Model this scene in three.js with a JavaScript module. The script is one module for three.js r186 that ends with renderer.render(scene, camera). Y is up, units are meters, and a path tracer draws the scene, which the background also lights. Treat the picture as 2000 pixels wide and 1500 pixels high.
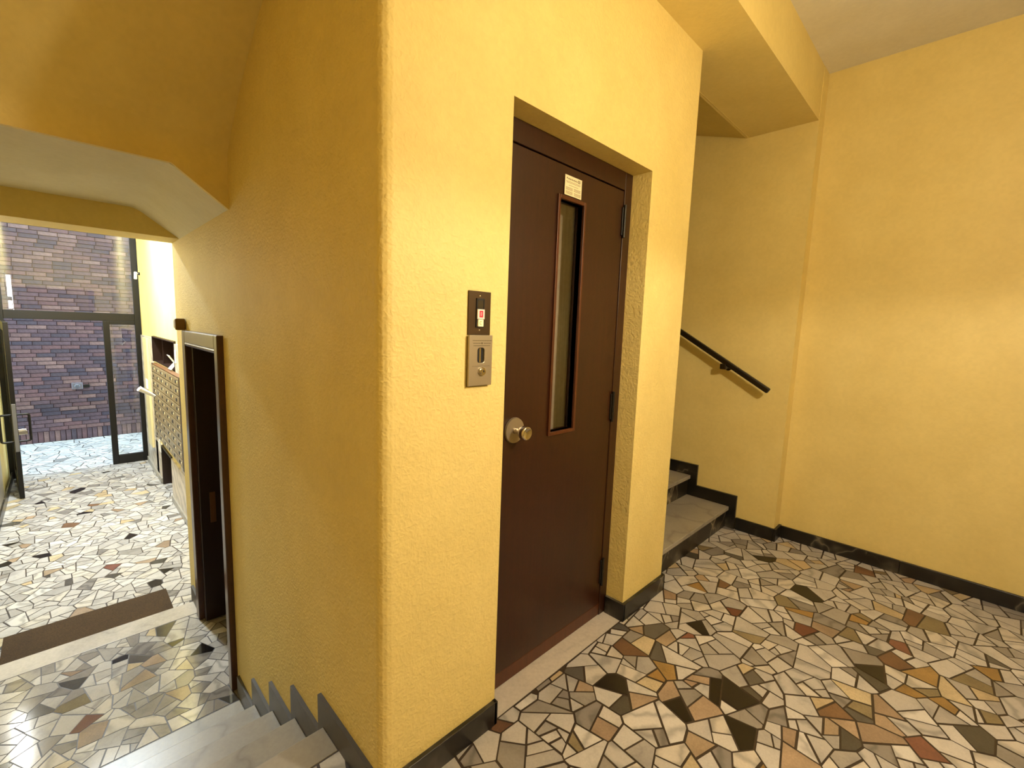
import * as THREE from 'three';
import { RoundedBoxGeometry } from 'three/addons/geometries/RoundedBoxGeometry.js';
import { mergeGeometries, mergeVertices, toCreasedNormals } from 'three/addons/utils/BufferGeometryUtils.js';
import { RectAreaLightUniformsLib } from 'three/addons/lights/RectAreaLightUniformsLib.js';
import { Brush, Evaluator, SUBTRACTION } from 'three-bvh-csg';

// ---------------------------------------------------------------- camera, sky, lights, exposure
const rad = THREE.MathUtils.degToRad;
const scene = new THREE.Scene();
const camera = new THREE.PerspectiveCamera(2 * Math.atan(750 / 883.74) * 180 / Math.PI, 4 / 3, 0.02, 60);
camera.position.set(0, 1.5, 0);
camera.rotation.set(rad(-7.0643), rad(-45.0232), rad(2.0072), 'YXZ');
camera.updateMatrixWorld(true); camera.updateProjectionMatrix();
scene.background = new THREE.Color().setRGB(0.52, 0.77, 1.0);      // overcast daylight over the courtyard
scene.backgroundIntensity = 8.5;
const renderer = new THREE.WebGLRenderer({ antialias: true });
renderer.toneMapping = THREE.LinearToneMapping;
renderer.toneMappingExposure = 1.0;
renderer.shadowMap.enabled = true;
RectAreaLightUniformsLib.init();
const LAMP = { wall: 4.9, wallDown: 5.0, wallColor: [1.0, 0.88, 0.74], tube: 80, ceiling: 1300 };   // strengths used by the lamp builders below

// ---------------------------------------------------------------- helpers
let seed = 20240611;
const rnd = () => { seed = (seed + 0x6D2B79F5) | 0; let t = Math.imul(seed ^ (seed >>> 15), 1 | seed); t = (t + Math.imul(t ^ (t >>> 7), 61 | t)) ^ t; return ((t ^ (t >>> 14)) >>> 0) / 4294967296; };
const rr = (a, b) => a + (b - a) * rnd();
const taken = {};
const numbered = (n) => { const k = taken[n] = (taken[n] ?? -1) + 1; return k ? n + '_' + String(k).padStart(3, '0') : n; };
function hash(x, y, s) { let h = Math.imul(x, 374761393) + Math.imul(y, 668265263) + Math.imul(s, 2147483647 ^ 0x9E3779B9); h = Math.imul(h ^ (h >>> 13), 1274126177); return ((h ^ (h >>> 16)) >>> 0) / 4294967296; }
function pn(x, y, p, s) {
  const xi = Math.floor(x), yi = Math.floor(y), fx = x - xi, fy = y - yi, u = fx * fx * (3 - 2 * fx), v = fy * fy * (3 - 2 * fy);
  const m = (a) => ((a % p) + p) % p;
  const a = hash(m(xi), m(yi), s), b = hash(m(xi + 1), m(yi), s), c = hash(m(xi), m(yi + 1), s), d = hash(m(xi + 1), m(yi + 1), s);
  return a + (b - a) * u + (c - a) * v + (a - b - c + d) * u * v;
}
function fbm(u, v, p, oct, s) { let r = 0, a = 0.5, t = 0; for (let o = 0; o < oct; o++) { r += a * pn(u * p, v * p, p, s + o * 17); t += a; a *= 0.5; p *= 2; } return r / t; }
function tex(n, fn, srgb = true) {
  const d = new Uint8Array(n * n * 4);
  for (let j = 0; j < n; j++) for (let i = 0; i < n; i++) {
    const c = fn(i / n, j / n), k = (j * n + i) * 4;
    for (let q = 0; q < 3; q++) d[k + q] = Math.max(0, Math.min(255, 255 * (Array.isArray(c) ? c[q] : c)));
    d[k + 3] = 255;
  }
  const t = new THREE.DataTexture(d, n, n); t.wrapS = t.wrapT = THREE.RepeatWrapping; t.magFilter = THREE.LinearFilter; t.minFilter = THREE.LinearMipmapLinearFilter; t.generateMipmaps = true;
  if (srgb) t.colorSpace = THREE.SRGBColorSpace; t.needsUpdate = true; return t;
}
const std = (hex, o = {}) => new THREE.MeshStandardMaterial({ color: hex, roughness: 0.6, ...o });
function boxUV(g, s = 1) {            // uv in metres, projected along each face's main axis
  if (g.index) g = g.toNonIndexed();
  if (!g.attributes.normal) g.computeVertexNormals();
  const p = g.attributes.position, uv = new Float32Array(p.count * 2);
  const a = new THREE.Vector3(), b = new THREE.Vector3(), c = new THREE.Vector3();
  for (let i = 0; i < p.count; i += 3) {
    a.fromBufferAttribute(p, i); b.fromBufferAttribute(p, i + 1); c.fromBufferAttribute(p, i + 2);
    b.sub(a); c.sub(a); b.cross(c); const n = [Math.abs(b.x), Math.abs(b.y), Math.abs(b.z)];
    const k = n[0] >= n[1] && n[0] >= n[2] ? 0 : n[1] >= n[2] ? 1 : 2;
    for (let q = i; q < i + 3; q++) {
      const x = p.getX(q), y = p.getY(q), z = p.getZ(q);
      uv[q * 2] = (k === 0 ? z : x) / s; uv[q * 2 + 1] = (k === 1 ? z : y) / s;
    }
  }
  g.setAttribute('uv', new THREE.BufferAttribute(uv, 2));
  return g;
}
function bx(x0, x1, y0, y1, z0, z1, r = 0) {
  const w = Math.abs(x1 - x0), h = Math.abs(y1 - y0), d = Math.abs(z1 - z0);
  r = Math.min(r, w / 2.01, h / 2.01, d / 2.01);
  const g = r > 0 ? new RoundedBoxGeometry(w, h, d, 2, r) : new THREE.BoxGeometry(w, h, d);
  g.translate((x0 + x1) / 2, (y0 + y1) / 2, (z0 + z1) / 2);
  return boxUV(g);
}
function prism(pts, axis, a, b) {     // polygon pts swept along an axis: 'x' takes [z, y], 'z' takes [x, y], 'y' takes [x, z]
  const s = new THREE.Shape(pts.map(([u, v]) => new THREE.Vector2(u, v)));
  const g = new THREE.ExtrudeGeometry(s, { depth: Math.abs(b - a), bevelEnabled: false, curveSegments: 8 });
  const lo = Math.min(a, b), m = new THREE.Matrix4();
  if (axis === 'z') m.set(1, 0, 0, 0, 0, 1, 0, 0, 0, 0, 1, lo, 0, 0, 0, 1);
  if (axis === 'x') m.set(0, 0, 1, lo, 0, 1, 0, 0, 1, 0, 0, 0, 0, 0, 0, 1);
  if (axis === 'y') m.set(1, 0, 0, 0, 0, 0, 1, lo, 0, 1, 0, 0, 0, 0, 0, 1);
  g.applyMatrix4(m);
  if (axis !== 'z') { const q = g.attributes.position.array; for (let i = 0; i < q.length; i += 9) for (let k = 0; k < 3; k++) { const t = q[i + 3 + k]; q[i + 3 + k] = q[i + 6 + k]; q[i + 6 + k] = t; } }
  g.deleteAttribute('normal'); g.computeVertexNormals();
  return boxUV(g);
}
const cyl = (r0, r1, h, n = 20) => new THREE.CylinderGeometry(r0, r1, h, n);
const merge = (list) => mergeGeometries(list.map((g) => { g = g.index ? g.toNonIndexed() : g; for (const k of Object.keys(g.attributes)) if (!['position', 'normal', 'uv'].includes(k)) g.deleteAttribute(k); return g; }));
function mesh(name, g, m, parent) { const o = new THREE.Mesh(g, m); o.name = parent ? name : numbered(name); (parent ?? scene).add(o); return o; }
function tag(o, label, category, group) { o.userData.label = label; o.userData.category = category; if (group) o.userData.group = group; return o; }
function thing(name, label, category, pos = [0, 0, 0], group) { const o = new THREE.Group(); o.name = numbered(name); o.position.set(...pos); scene.add(o); return tag(o, label, category, group); }
function struct(name, g, m, label) { const o = mesh(name, g, m); o.userData.kind = 'structure'; if (label) o.userData.label = label; return o; }
function structGroup(name, label) { const o = new THREE.Group(); o.name = numbered(name); scene.add(o); o.userData.kind = 'structure'; if (label) o.userData.label = label; return o; }
const part = (o, label) => { o.userData.label = label; return o; };
function csg(base, cuts) {
  const ev = new Evaluator(); ev.useGroups = false; ev.attributes = ['position', 'normal'];
  const strip = (g) => { g = g.clone(); g.deleteAttribute('uv'); return g; };
  let r = new Brush(strip(base)); r.updateMatrixWorld();
  for (const c of cuts) { const b = new Brush(strip(c)); b.updateMatrixWorld(); r = ev.evaluate(r, b, SUBTRACTION); }
  return boxUV(r.geometry);
}
function pixelOnFloor(px, py, y) {    // where the sight line through a pixel of the photograph meets a floor
  const d = new THREE.Vector3((px - 1000) / 883.74, (750 - py) / 883.74, -1).applyQuaternion(camera.quaternion);
  const t = (y - camera.position.y) / d.y; return [d.x * t + camera.position.x, d.z * t + camera.position.z];
}

// ---------------------------------------------------------------- textures and materials
const tPlaster = tex(1024, (u, v) => {
  const a = fbm(u, v, 110, 2, 3), b = fbm(u + 0.03 * fbm(u, v, 24, 2, 9), v, 72, 2, 21), c = pn(u * 230, v * 230, 230, 5);
  const worm = 1 - Math.abs(2 * b - 1) * 2.2; return 0.5 * a + 0.3 * Math.max(0, worm) + 0.14 * c;
}, false);
const tFine = tex(512, (u, v) => 0.6 * fbm(u, v, 24, 3, 31) + 0.4 * fbm(u, v, 110, 2, 37), false);
const tPaint = tex(512, (u, v) => { const a = fbm(u, v, 5, 4, 41), b = fbm(u, v, 60, 2, 43); const k = 0.965 + 0.05 * (a - 0.5) + 0.03 * (b - 0.5); return [k, k * (0.995 + 0.01 * a), k * (0.97 + 0.05 * (a - 0.5))]; });
const vein = (u, v, p, s, sharp) => { const w = 0.16 * fbm(u, v, p, 3, s + 5); const q = fbm(u + w, v + 0.5 * w, p, 4, s); return Math.pow(Math.max(0, 1 - Math.abs(2 * q - 1) * 2.0), sharp); };
const tMarble = tex(512, (u, v) => { const c = fbm(u, v * 1.0, 5, 5, 51), k = vein(u, v, 4, 57, 7), f = fbm(u, v, 90, 2, 59); const b = 0.93 - 0.13 * Math.max(0, c - 0.45) * 2 - 0.09 * k * c + 0.07 * (f - 0.5); return [b, b * 0.985, b * 0.965]; });
const tBand = tex(512, (u, v) => { const w = fbm(u, v, 4, 4, 61), s = 0.5 + 0.5 * Math.sin(6.2832 * (3 * u + 5 * v + 1.6 * w)); const f = fbm(u, v, 80, 2, 63); const b = 0.95 - 0.17 * Math.pow(s, 3) + 0.05 * (f - 0.5); return [b, b * 0.99, b * 0.975]; });
const tGrey = tex(512, (u, v) => { const a = fbm(u, v, 4, 5, 71), k = vein(u, v, 3, 77, 8), f = fbm(u, v, 100, 2, 79); const b = 0.86 + 0.16 * (a - 0.5) - 0.13 * k + 0.05 * (f - 0.5); return [b, b, b * 0.985]; });
const tDark = tex(512, (u, v) => { const a = fbm(u, v, 4, 5, 81), k = vein(u, v, 4, 87, 12), g = Math.pow(Math.max(0, fbm(u, v, 5, 4, 89) - 0.52) * 3.2, 1.5); const b = 0.10 + 0.12 * a + 0.62 * g + 0.55 * k * (a > 0.48 ? 1 : 0.25); return [b * 1.0, b * 0.98, b * 0.92]; });
const tStone = tex(512, (u, v) => { const a = fbm(u, v, 6, 4, 91), f = fbm(u, v, 90, 3, 95); const b = 0.86 + 0.2 * (a - 0.5) + 0.14 * (f - 0.5); return [b, b, b]; });
const tBrick = tex(256, (u, v) => { const a = fbm(u, v, 6, 4, 101), f = fbm(u, v, 60, 2, 105); const b = 0.85 + 0.25 * (a - 0.5) + 0.2 * (f - 0.5); return [b, b, b]; });
const tWood = tex(512, (u, v) => { const w = fbm(u, v, 3, 3, 111), g = fbm(u * 1 + 0.02 * w, v, 64, 2, 113), s = pn(u * 160, v * 4, 160, 117); const b = 0.86 + 0.1 * (g - 0.5) + 0.12 * (s - 0.5) + 0.1 * (w - 0.5); return [b, b * 0.98, b * 0.96]; });
const tMat = tex(512, (u, v) => { const s = pn(u * 256, v * 256, 256, 121), r = 0.5 + 0.5 * Math.sin(v * 6.2832 * 64), a = fbm(u, v, 6, 3, 123); const b = 0.7 + 0.25 * (s - 0.5) + 0.1 * r + 0.12 * (a - 0.5); return [b, b, b]; });
const tBrushed = tex(256, (u, v) => 0.5 + 0.5 * (pn(u * 4, v * 200, 200, 131) - 0.5), false);

const YEL = new THREE.Color().setRGB(0.82, 0.655, 0.255);
const mYellow = new THREE.MeshStandardMaterial({ color: YEL, map: tPaint, roughness: 0.62, bumpMap: tPlaster, bumpScale: 0.0021 });
const mYellowSmooth = new THREE.MeshStandardMaterial({ color: YEL, map: tPaint, roughness: 0.6, bumpMap: tFine, bumpScale: 0.0009 });
const mWhite = std(0xe9e3d6, { map: tPaint, roughness: 0.8, bumpMap: tFine, bumpScale: 0.0006 });
const mTread = std(0xb5aea2, { map: tGrey, roughness: 0.33 });
const mStrip = std(0xd6d0c6, { map: tMarble, roughness: 0.26 });
const mDarkMarble = std(0x968f84, { map: tDark, roughness: 0.3 });
const mSkirt = std(0x57524b, { map: tGrey, roughness: 0.42 });
const mGrout = std(0x42352a, { map: tStone, roughness: 0.5 });
const mBrown = std(0x371c0c, { map: tWood, roughness: 0.36, bumpMap: tFine, bumpScale: 0.0003 });
const mBrownTrim = std(0x5a2f17, { map: tWood, roughness: 0.34 });
const mBrownDark = std(0x2a150b, { map: tWood, roughness: 0.42 });
const mCasing = std(0x563a2c, { map: tWood, roughness: 0.28 });
const mBlack = std(0x16130f, { roughness: 0.38, metalness: 0.25 });
const mBlackRail = std(0x120d0a, { roughness: 0.3 });
const mChrome = std(0xd9d2c4, { metalness: 1, roughness: 0.16 });
const mSteel = std(0xa79c86, { metalness: 0.75, roughness: 0.42, bumpMap: tBrushed, bumpScale: 0.0001 });
const mPlate = std(0x4a3a26, { metalness: 0.7, roughness: 0.4, bumpMap: tBrushed, bumpScale: 0.0001 });
const mHole = std(0x0b0806, { roughness: 0.6 });
const mGlass = new THREE.MeshPhysicalMaterial({ color: 0xffffff, transmission: 1, roughness: 0.0, thickness: 0, ior: 1.5 });
const mPaper = std(0xf2efe8, { roughness: 0.85 });
const mTravertine = std(0xd9cdbb, { map: tBand, roughness: 0.35 });

// ---------------------------------------------------------------- walls
const ZE = -1.125, XS = 0.62, ZEND = -4.17;           // lift front, stairwell side and far end of the lift block
const R = 0.035, plan = [[2.42, ZE]];
for (let i = 0; i <= 8; i++) { const a = Math.PI / 2 * i / 8; plan.push([XS + R - R * Math.sin(a), ZE - R + R * Math.cos(a)]); }
plan.push([XS, ZEND], [2.42, ZEND]);
let block = prism(plan.map(([x, z]) => [x, z]).reverse(), 'y', -0.9, 3.5);
block = csg(block, [bx(1.09, 2.0, -0.03, 2.245, -1.36, -1.0), bx(0.3, 0.78, -0.72, 1.335, -3.70, -2.88)]);
block = boxUV(toCreasedNormals(block, 0.6));
struct('wall_shaft', block, mYellow, 'yellow textured plaster block around the lift door with a rounded corner');
struct('wall_stair', bx(3.66, 4.0, -0.3, 3.6, -4.4, -0.865), mYellowSmooth, 'yellow wall behind the short black handrail');
struct('wall_right', bx(3.785, 4.0, -0.3, 3.6, -0.865, 1.0), mYellowSmooth, 'plain yellow wall at the right of the landing');
struct('wall_back', bx(-0.85, 4.0, -0.3, 3.6, 0.76, 1.0), mYellowSmooth, 'yellow landing wall carrying the wall lamp');
struct('wall_left', bx(-0.85, -0.62, -1.2, 3.6, -9.4, 1.0), mYellowSmooth, 'yellow wall along the stairs and entrance hall');
struct('wall_stair_end', bx(2.3, 4.0, -0.3, 4.2, -4.6, -4.4), mYellowSmooth, 'yellow end wall above the upper stairs');
// hall wall with a wood-lined recess above and a knee space below the mailboxes
const hall = csg(bx(0.92, 1.5, -1.2, 3.6, -9.4, ZEND), [bx(0.8, 1.2, 0.86, 1.22, -8.02, -6.3), bx(0.8, 1.3, -0.9, -0.28, -7.76, -6.98)]);
struct('wall_hall', hall, mYellowSmooth, 'brightly lit yellow wall of the entrance hall');
const wr = structGroup('trim_1', 'pale marble wainscot with a wood lined niche on the hall wall');
for (const [n, z0, z1, y0, y1] of [['panel', -9.2, -8.04, -0.85, 1.19], ['panel', -6.28, -5.4, -0.28, 1.19], ['panel', -5.38, -4.18, -0.85, 1.19], ['panel', -6.96, -5.4, -0.85, -0.29], ['panel', -8.22, -7.78, -0.85, -0.29]]) mesh(n, bx(0.9, 0.925, y0, y1, z0, z1, 0.002), mTravertine, wr);
part(mesh('niche_lining', merge([bx(0.92, 1.19, 0.862, 0.872, -8.015, -6.305), bx(0.9, 1.19, 1.2, 1.215, -8.015, -6.305), bx(1.175, 1.195, 0.865, 1.21, -8.015, -6.305), bx(0.9, 1.19, 0.865, 1.21, -8.018, -8.0), bx(0.9, 1.19, 0.865, 1.21, -6.325, -6.302)]), mBrownDark, wr), 'dark brown wood lining of the niche');
part(mesh('niche_divider', bx(0.95, 1.18, 0.855, 1.2, -7.5, -7.48), mBrownDark, wr), 'thin dark divider board');
part(mesh('knee_space_lining', merge([bx(0.9, 1.29, -0.86, -0.285, -7.765, -7.745), bx(1.27, 1.295, -0.86, -0.285, -7.75, -6.99), bx(0.9, 1.29, -0.3, -0.285, -7.75, -6.99)]), mBrownDark, wr), 'dark wooden side board below the mailboxes');
const wl = structGroup('trim_2', 'pale grey marble wainscot on the left hall wall');
for (const [z0, z1] of [[-8.05, -7.2], [-7.19, -6.2], [-6.19, -5.1], [-5.09, -4.0]]) mesh('panel', bx(-0.63, -0.6, -0.85, 1.0, z0, z1, 0.002), mTread, wl);

// ceilings
struct('ceiling', bx(-0.85, 4.0, 3.27, 3.6, -0.868, 1.0), mWhite, 'off white landing ceiling');
struct('trim_beam', bx(-0.85, 4.0, 2.937, 3.62, -1.32, -0.868), mYellowSmooth, 'yellow beam across the landing in front of the lift');
struct('ceiling_stair', prism([[-1.3, 2.935], [-4.45, 3.88], [-4.45, 4.2], [-1.3, 4.2]], 'x', 2.35, 3.9), mYellowSmooth, 'sloping yellow soffit above the upper stairs');
struct('ceiling_landing_below', boxUV(toCreasedNormals(prism([[-0.85, 2.185], [0.365, 2.185], [0.385, 2.182], [0.405, 2.174], [0.425, 2.163], [0.622, 2.023], [0.622, 3.3], [-0.85, 3.3]], 'z', -3.89, -2.615), 0.5)), mWhite, 'pale soffit with a chamfered side above the lower landing');
const curve = new THREE.SplineCurve([[-2.6, 2.2], [-2.575, 2.29], [-2.43, 2.42], [-2.25, 2.555], [-2.02, 2.69], [-1.7, 2.83], [-1.3, 3.0]].map(([a, b]) => new THREE.Vector2(a, b))).getPoints(28).map((p) => [p.x, p.y]);
const slope = toCreasedNormals(prism([...curve, [-1.3, 3.61], [-2.6, 3.61]], 'x', -0.85, 0.622), 0.7);
const facePanel = prism([[-0.85, 2.18], [0.40, 2.18], [0.622, 2.018], [0.622, 3.3], [-0.85, 3.3]], 'z', -2.622, -2.598);
struct('ceiling_stairwell', merge([boxUV(slope), facePanel]), mYellowSmooth, 'sloping yellow underside of the flight above the stairwell');
struct('trim_lintel', bx(-0.85, 0.94, 2.025, 3.6, -4.17, -3.885), mYellowSmooth, 'yellow lintel between stairs and entrance hall');
struct('ceiling_hall', bx(-0.85, 1.5, 3.35, 3.6, -9.4, -4.15), mWhite, 'white ceiling of the entrance hall');
struct('ceiling_roof', bx(-0.85, 4.0, 4.2, 4.4, -4.6, 1.0), mWhite, 'roof slab over the stairwell');
struct('wall_front', merge([bx(0.92, 3.5, -1.2, 4.2, -9.45, -9.22), bx(-3, -0.62, -1.2, 4.2, -9.45, -9.22), bx(-0.7, 1.0, 3.3, 4.2, -9.45, -9.22)]), mYellowSmooth, 'outer wall around the entrance door');

// ---------------------------------------------------------------- broken marble floors
const PAL = {
  white: [[0xd2d1ce, 'm'], [0xc6c4c0, 'm'], [0xdcdad6, 'b'], [0xc1bfbc, 'b'], [0xd4cfc5, 'b'], [0xb6b4b1, 'm'], [0xcbc9c6, 'm'], [0xd7d5d1, 'm']],
  cream: [[0xd9c8a4, 's'], [0xcfbb96, 's']], grey: [[0xaaa7a2, 'm'], [0x9a9691, 'm'], [0x8f8b87, 'b']], darkgrey: [[0x625f5a, 'm'], [0x545048, 's']],
  tan: [[0xb6a084, 's'], [0xa8917a, 's'], [0xbda58a, 's']], ochre: [[0xa6844e, 's'], [0xb29058, 's']], olive: [[0x8d7f60, 's'], [0x9a8c6c, 's']], brown: [[0x86664a, 's'], [0x7a5a44, 's']], red: [[0x734436, 's'], [0x885a4a, 's']], black: [[0x1b1713, 's'], [0x221d19, 's']],
};
const stoneMats = {};
function stoneMat(kind, rough) {
  const v = Math.floor(rnd() * PAL[kind].length), key = kind + v + rough;
  if (!stoneMats[key]) { const [c, t] = PAL[kind][v]; stoneMats[key] = std(c, { map: { m: tMarble, b: tBand, s: tStone }[t], roughness: rough }); }
  return stoneMats[key];
}
const pickKind = (mix) => { let t = rnd(); for (const [k, p] of mix) if ((t -= p) < 0) return k; return 'white'; };
const clipHalf = (poly, nx, nz, d) => {          // keeps nx*x + nz*z <= d
  const out = [];
  for (let i = 0; i < poly.length; i++) {
    const a = poly[i], b = poly[(i + 1) % poly.length], fa = nx * a[0] + nz * a[1] - d, fb = nx * b[0] + nz * b[1] - d;
    if (fa <= 0) out.push(a);
    if ((fa < 0) !== (fb < 0) && fa !== fb) { const t = fa / (fa - fb); out.push([a[0] + (b[0] - a[0]) * t, a[1] + (b[1] - a[1]) * t]); }
  }
  return out;
};
const area = (p) => { let s = 0; for (let i = 0; i < p.length; i++) { const a = p[i], b = p[(i + 1) % p.length]; s += a[0] * b[1] - a[1] * b[0]; } return s / 2; };
const centre = (p) => { let x = 0, z = 0; for (const q of p) { x += q[0]; z += q[1]; } return [x / p.length, z / p.length]; };
function inset(poly, g) {
  if (area(poly) < 0) poly = [...poly].reverse();
  let out = poly;
  for (let i = 0; i < poly.length; i++) {
    const a = poly[i], b = poly[(i + 1) % poly.length], l = Math.hypot(b[0] - a[0], b[1] - a[1]); if (l < 1e-5) continue;
    const nx = (b[1] - a[1]) / l, nz = -(b[0] - a[0]) / l, gg = g * rr(0.6, 1.7);
    out = clipHalf(out, nx, nz, nx * a[0] + nz * a[1] - gg); if (out.length < 3) return null;
  }
  return out;
}
function inside(p, x, z) { let s = 0; for (let i = 0; i < p.length; i++) { const a = p[i], b = p[(i + 1) % p.length], c = (b[0] - a[0]) * (z - a[1]) - (b[1] - a[1]) * (x - a[0]); if (c === 0) continue; if (s && (c > 0) !== (s > 0)) return false; s = c; } return true; }
const plump = (p) => { let l = 0; for (let i = 0; i < p.length; i++) { const a = p[i], b = p[(i + 1) % p.length]; l += Math.hypot(a[0] - b[0], a[1] - b[1]); } return 12.57 * Math.abs(area(p)) / (l * l) * (p.length === 3 ? 0.72 : 1); };
function paving(x0, x1, z0, z1, size, fixed = []) {      // irregular convex pieces that fill a rectangle: large cells broken again and again, as slabs are
  const sites = [], coarse = size * 1.75;
  const nx = Math.max(2, Math.round((x1 - x0) / coarse)), nz = Math.max(2, Math.round((z1 - z0) / coarse));
  for (let i = 0; i < nx; i++) for (let j = 0; j < nz; j++) sites.push([x0 + (i + 0.5 + rr(-0.42, 0.42)) * (x1 - x0) / nx, z0 + (j + 0.5 + rr(-0.42, 0.42)) * (z1 - z0) / nz]);
  const cells = [];
  const cut = (q, goal) => {
    const ar = Math.abs(area(q));
    if (ar < goal * 1.3) { cells.push({ p: q, kind: null }); return; }
    // break across the longest direction, a little askew; of a few tries keep the one with the plumpest pieces
    let bd = 0, dx = 1, dz = 0; for (const a of q) for (const b of q) { const d = Math.hypot(a[0] - b[0], a[1] - b[1]); if (d > bd) { bd = d; dx = (b[0] - a[0]) / d; dz = (b[1] - a[1]) / d; } }
    const c = centre(q); let A = null, B = null, best = -1;
    for (let k = 0; k < 3; k++) {
      const t = rr(-0.55, 0.55), ax = dx * Math.cos(t) - dz * Math.sin(t), az = dx * Math.sin(t) + dz * Math.cos(t), d = ax * c[0] + az * c[1] + rr(-0.14, 0.14) * bd;
      const a1 = clipHalf(q, ax, az, d), b1 = clipHalf(q, -ax, -az, -d); if (a1.length < 3 || b1.length < 3) continue;
      const v = Math.min(plump(a1), plump(b1)); if (v > best) { best = v; A = a1; B = b1; }
    }
    if (!A || Math.abs(area(A)) < 0.0012 || Math.abs(area(B)) < 0.0012) { cells.push({ p: q, kind: null }); return; }
    cut(A, size * size * rr(0.35, 1.55)); cut(B, size * size * rr(0.35, 1.55));
  };
  for (let i = 0; i < sites.length; i++) {
    let p = [[x0, z0], [x1, z0], [x1, z1], [x0, z1]]; const [sx, sz] = sites[i];
    for (let j = 0; j < sites.length && p.length > 2; j++) if (j !== i) { const dx = sites[j][0] - sx, dz = sites[j][1] - sz; p = clipHalf(p, dx, dz, dx * (sx + dx / 2) + dz * (sz + dz / 2)); }
    if (p.length > 2) cut(p, size * size * rr(0.35, 1.55));
  }
  for (const [x, z, k] of fixed) { const c = cells.find((e) => inside(e.p, x, z)); if (c) c.kind = k; }
  return cells;
}
function stoneGeo(poly, y, th) {
  if (area(poly) < 0) poly = [...poly].reverse();
  const n = poly.length, P = [], N = [], U = [], a = rr(0, 6.283), ca = Math.cos(a) / 0.45, sa = Math.sin(a) / 0.45, ou = rnd(), ov = rnd();
  const put = (x, yy, z, nx, ny, nz) => { P.push(x, yy, z); N.push(nx, ny, nz); U.push(ou + ca * x - sa * z, ov + sa * x + ca * z); };
  for (let i = 1; i < n - 1; i++) for (const k of [0, i + 1, i]) put(poly[k][0], y, poly[k][1], 0, 1, 0);
  for (let i = 0; i < n; i++) {
    const A = poly[i], B = poly[(i + 1) % n], l = Math.hypot(B[0] - A[0], B[1] - A[1]) || 1, nx = (B[1] - A[1]) / l, nz = -(B[0] - A[0]) / l;
    const q = [[A, y], [B, y], [B, y - th], [A, y - th]]; for (const k of [0, 1, 2, 0, 2, 3]) put(q[k][0][0], q[k][1], q[k][0][1], nx, 0, nz);
  }
  const g = new THREE.BufferGeometry(); g.setAttribute('position', new THREE.Float32BufferAttribute(P, 3)); g.setAttribute('normal', new THREE.Float32BufferAttribute(N, 3)); g.setAttribute('uv', new THREE.Float32BufferAttribute(U, 2)); return g;
}
const proj = new THREE.Vector3();
function seenArea(poly, y) {
  const q = []; for (const [x, z] of poly) { proj.set(x, y, z).applyMatrix4(camera.matrixWorldInverse); if (proj.z > -0.05) return 0; proj.applyMatrix4(camera.projectionMatrix); q.push([proj.x * 1000, proj.y * 750]); }
  const c = centre(q); if (Math.abs(c[0]) > 1060 || Math.abs(c[1]) > 810) return 0; return Math.abs(area(q));
}
function layFloor(floor, cells, y, rough, mix, trim, joint = 0.0034) {
  const list = [];
  for (const c of cells) {
    let p = trim ? trim(c.p) : c.p; if (!p || p.length < 3 || Math.abs(area(p)) < 0.0006) continue;
    p = inset(p, joint); if (!p || p.length < 3 || Math.abs(area(p)) < 0.0004) continue;
    list.push({ p, m: stoneMat(c.kind ?? pickKind(mix), rough), s: seenArea(p, y) });
  }
  list.sort((a, b) => b.s - a.s);
  const rest = new Map();
  list.forEach((e, i) => { const g = stoneGeo(e.p, y, 0.012); if (i < 300 && e.s > 0) mesh(i ? 'stone_' + String(i).padStart(3, '0') : 'stone', g, e.m, floor); else { const k = e.m; if (!rest.has(k)) rest.set(k, []); rest.get(k).push(g); } });
  if (rest.size) {                              // the pieces past the first 300, joined into one part with vertex colours
    const gs = [];
    for (const [m, l] of rest) for (const g of l) { const n = g.attributes.position.count, c = new Float32Array(n * 3); for (let i = 0; i < n; i++) c.set([m.color.r, m.color.g, m.color.b], i * 3); g.setAttribute('color', new THREE.BufferAttribute(c, 3)); gs.push(g); }
    const o = mesh('far_stones', mergeGeometries(gs), new THREE.MeshStandardMaterial({ vertexColors: true, map: tMarble, roughness: rough }), floor); o.userData.kind = 'stuff';
  }
}
const MIX = [['white', 0.72], ['cream', 0.06], ['grey', 0.12], ['tan', 0.03], ['ochre', 0.006], ['olive', 0.025], ['brown', 0.005], ['red', 0.004], ['black', 0.004], ['darkgrey', 0.02]];
const MIXLOW = [['white', 0.62], ['cream', 0.03], ['grey', 0.27], ['tan', 0.012], ['olive', 0.008], ['darkgrey', 0.015], ['red', 0.002], ['black', 0.006]];
const marks = (kind, ...pts) => pts.map(([x, y]) => [x, y, kind]);
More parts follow.
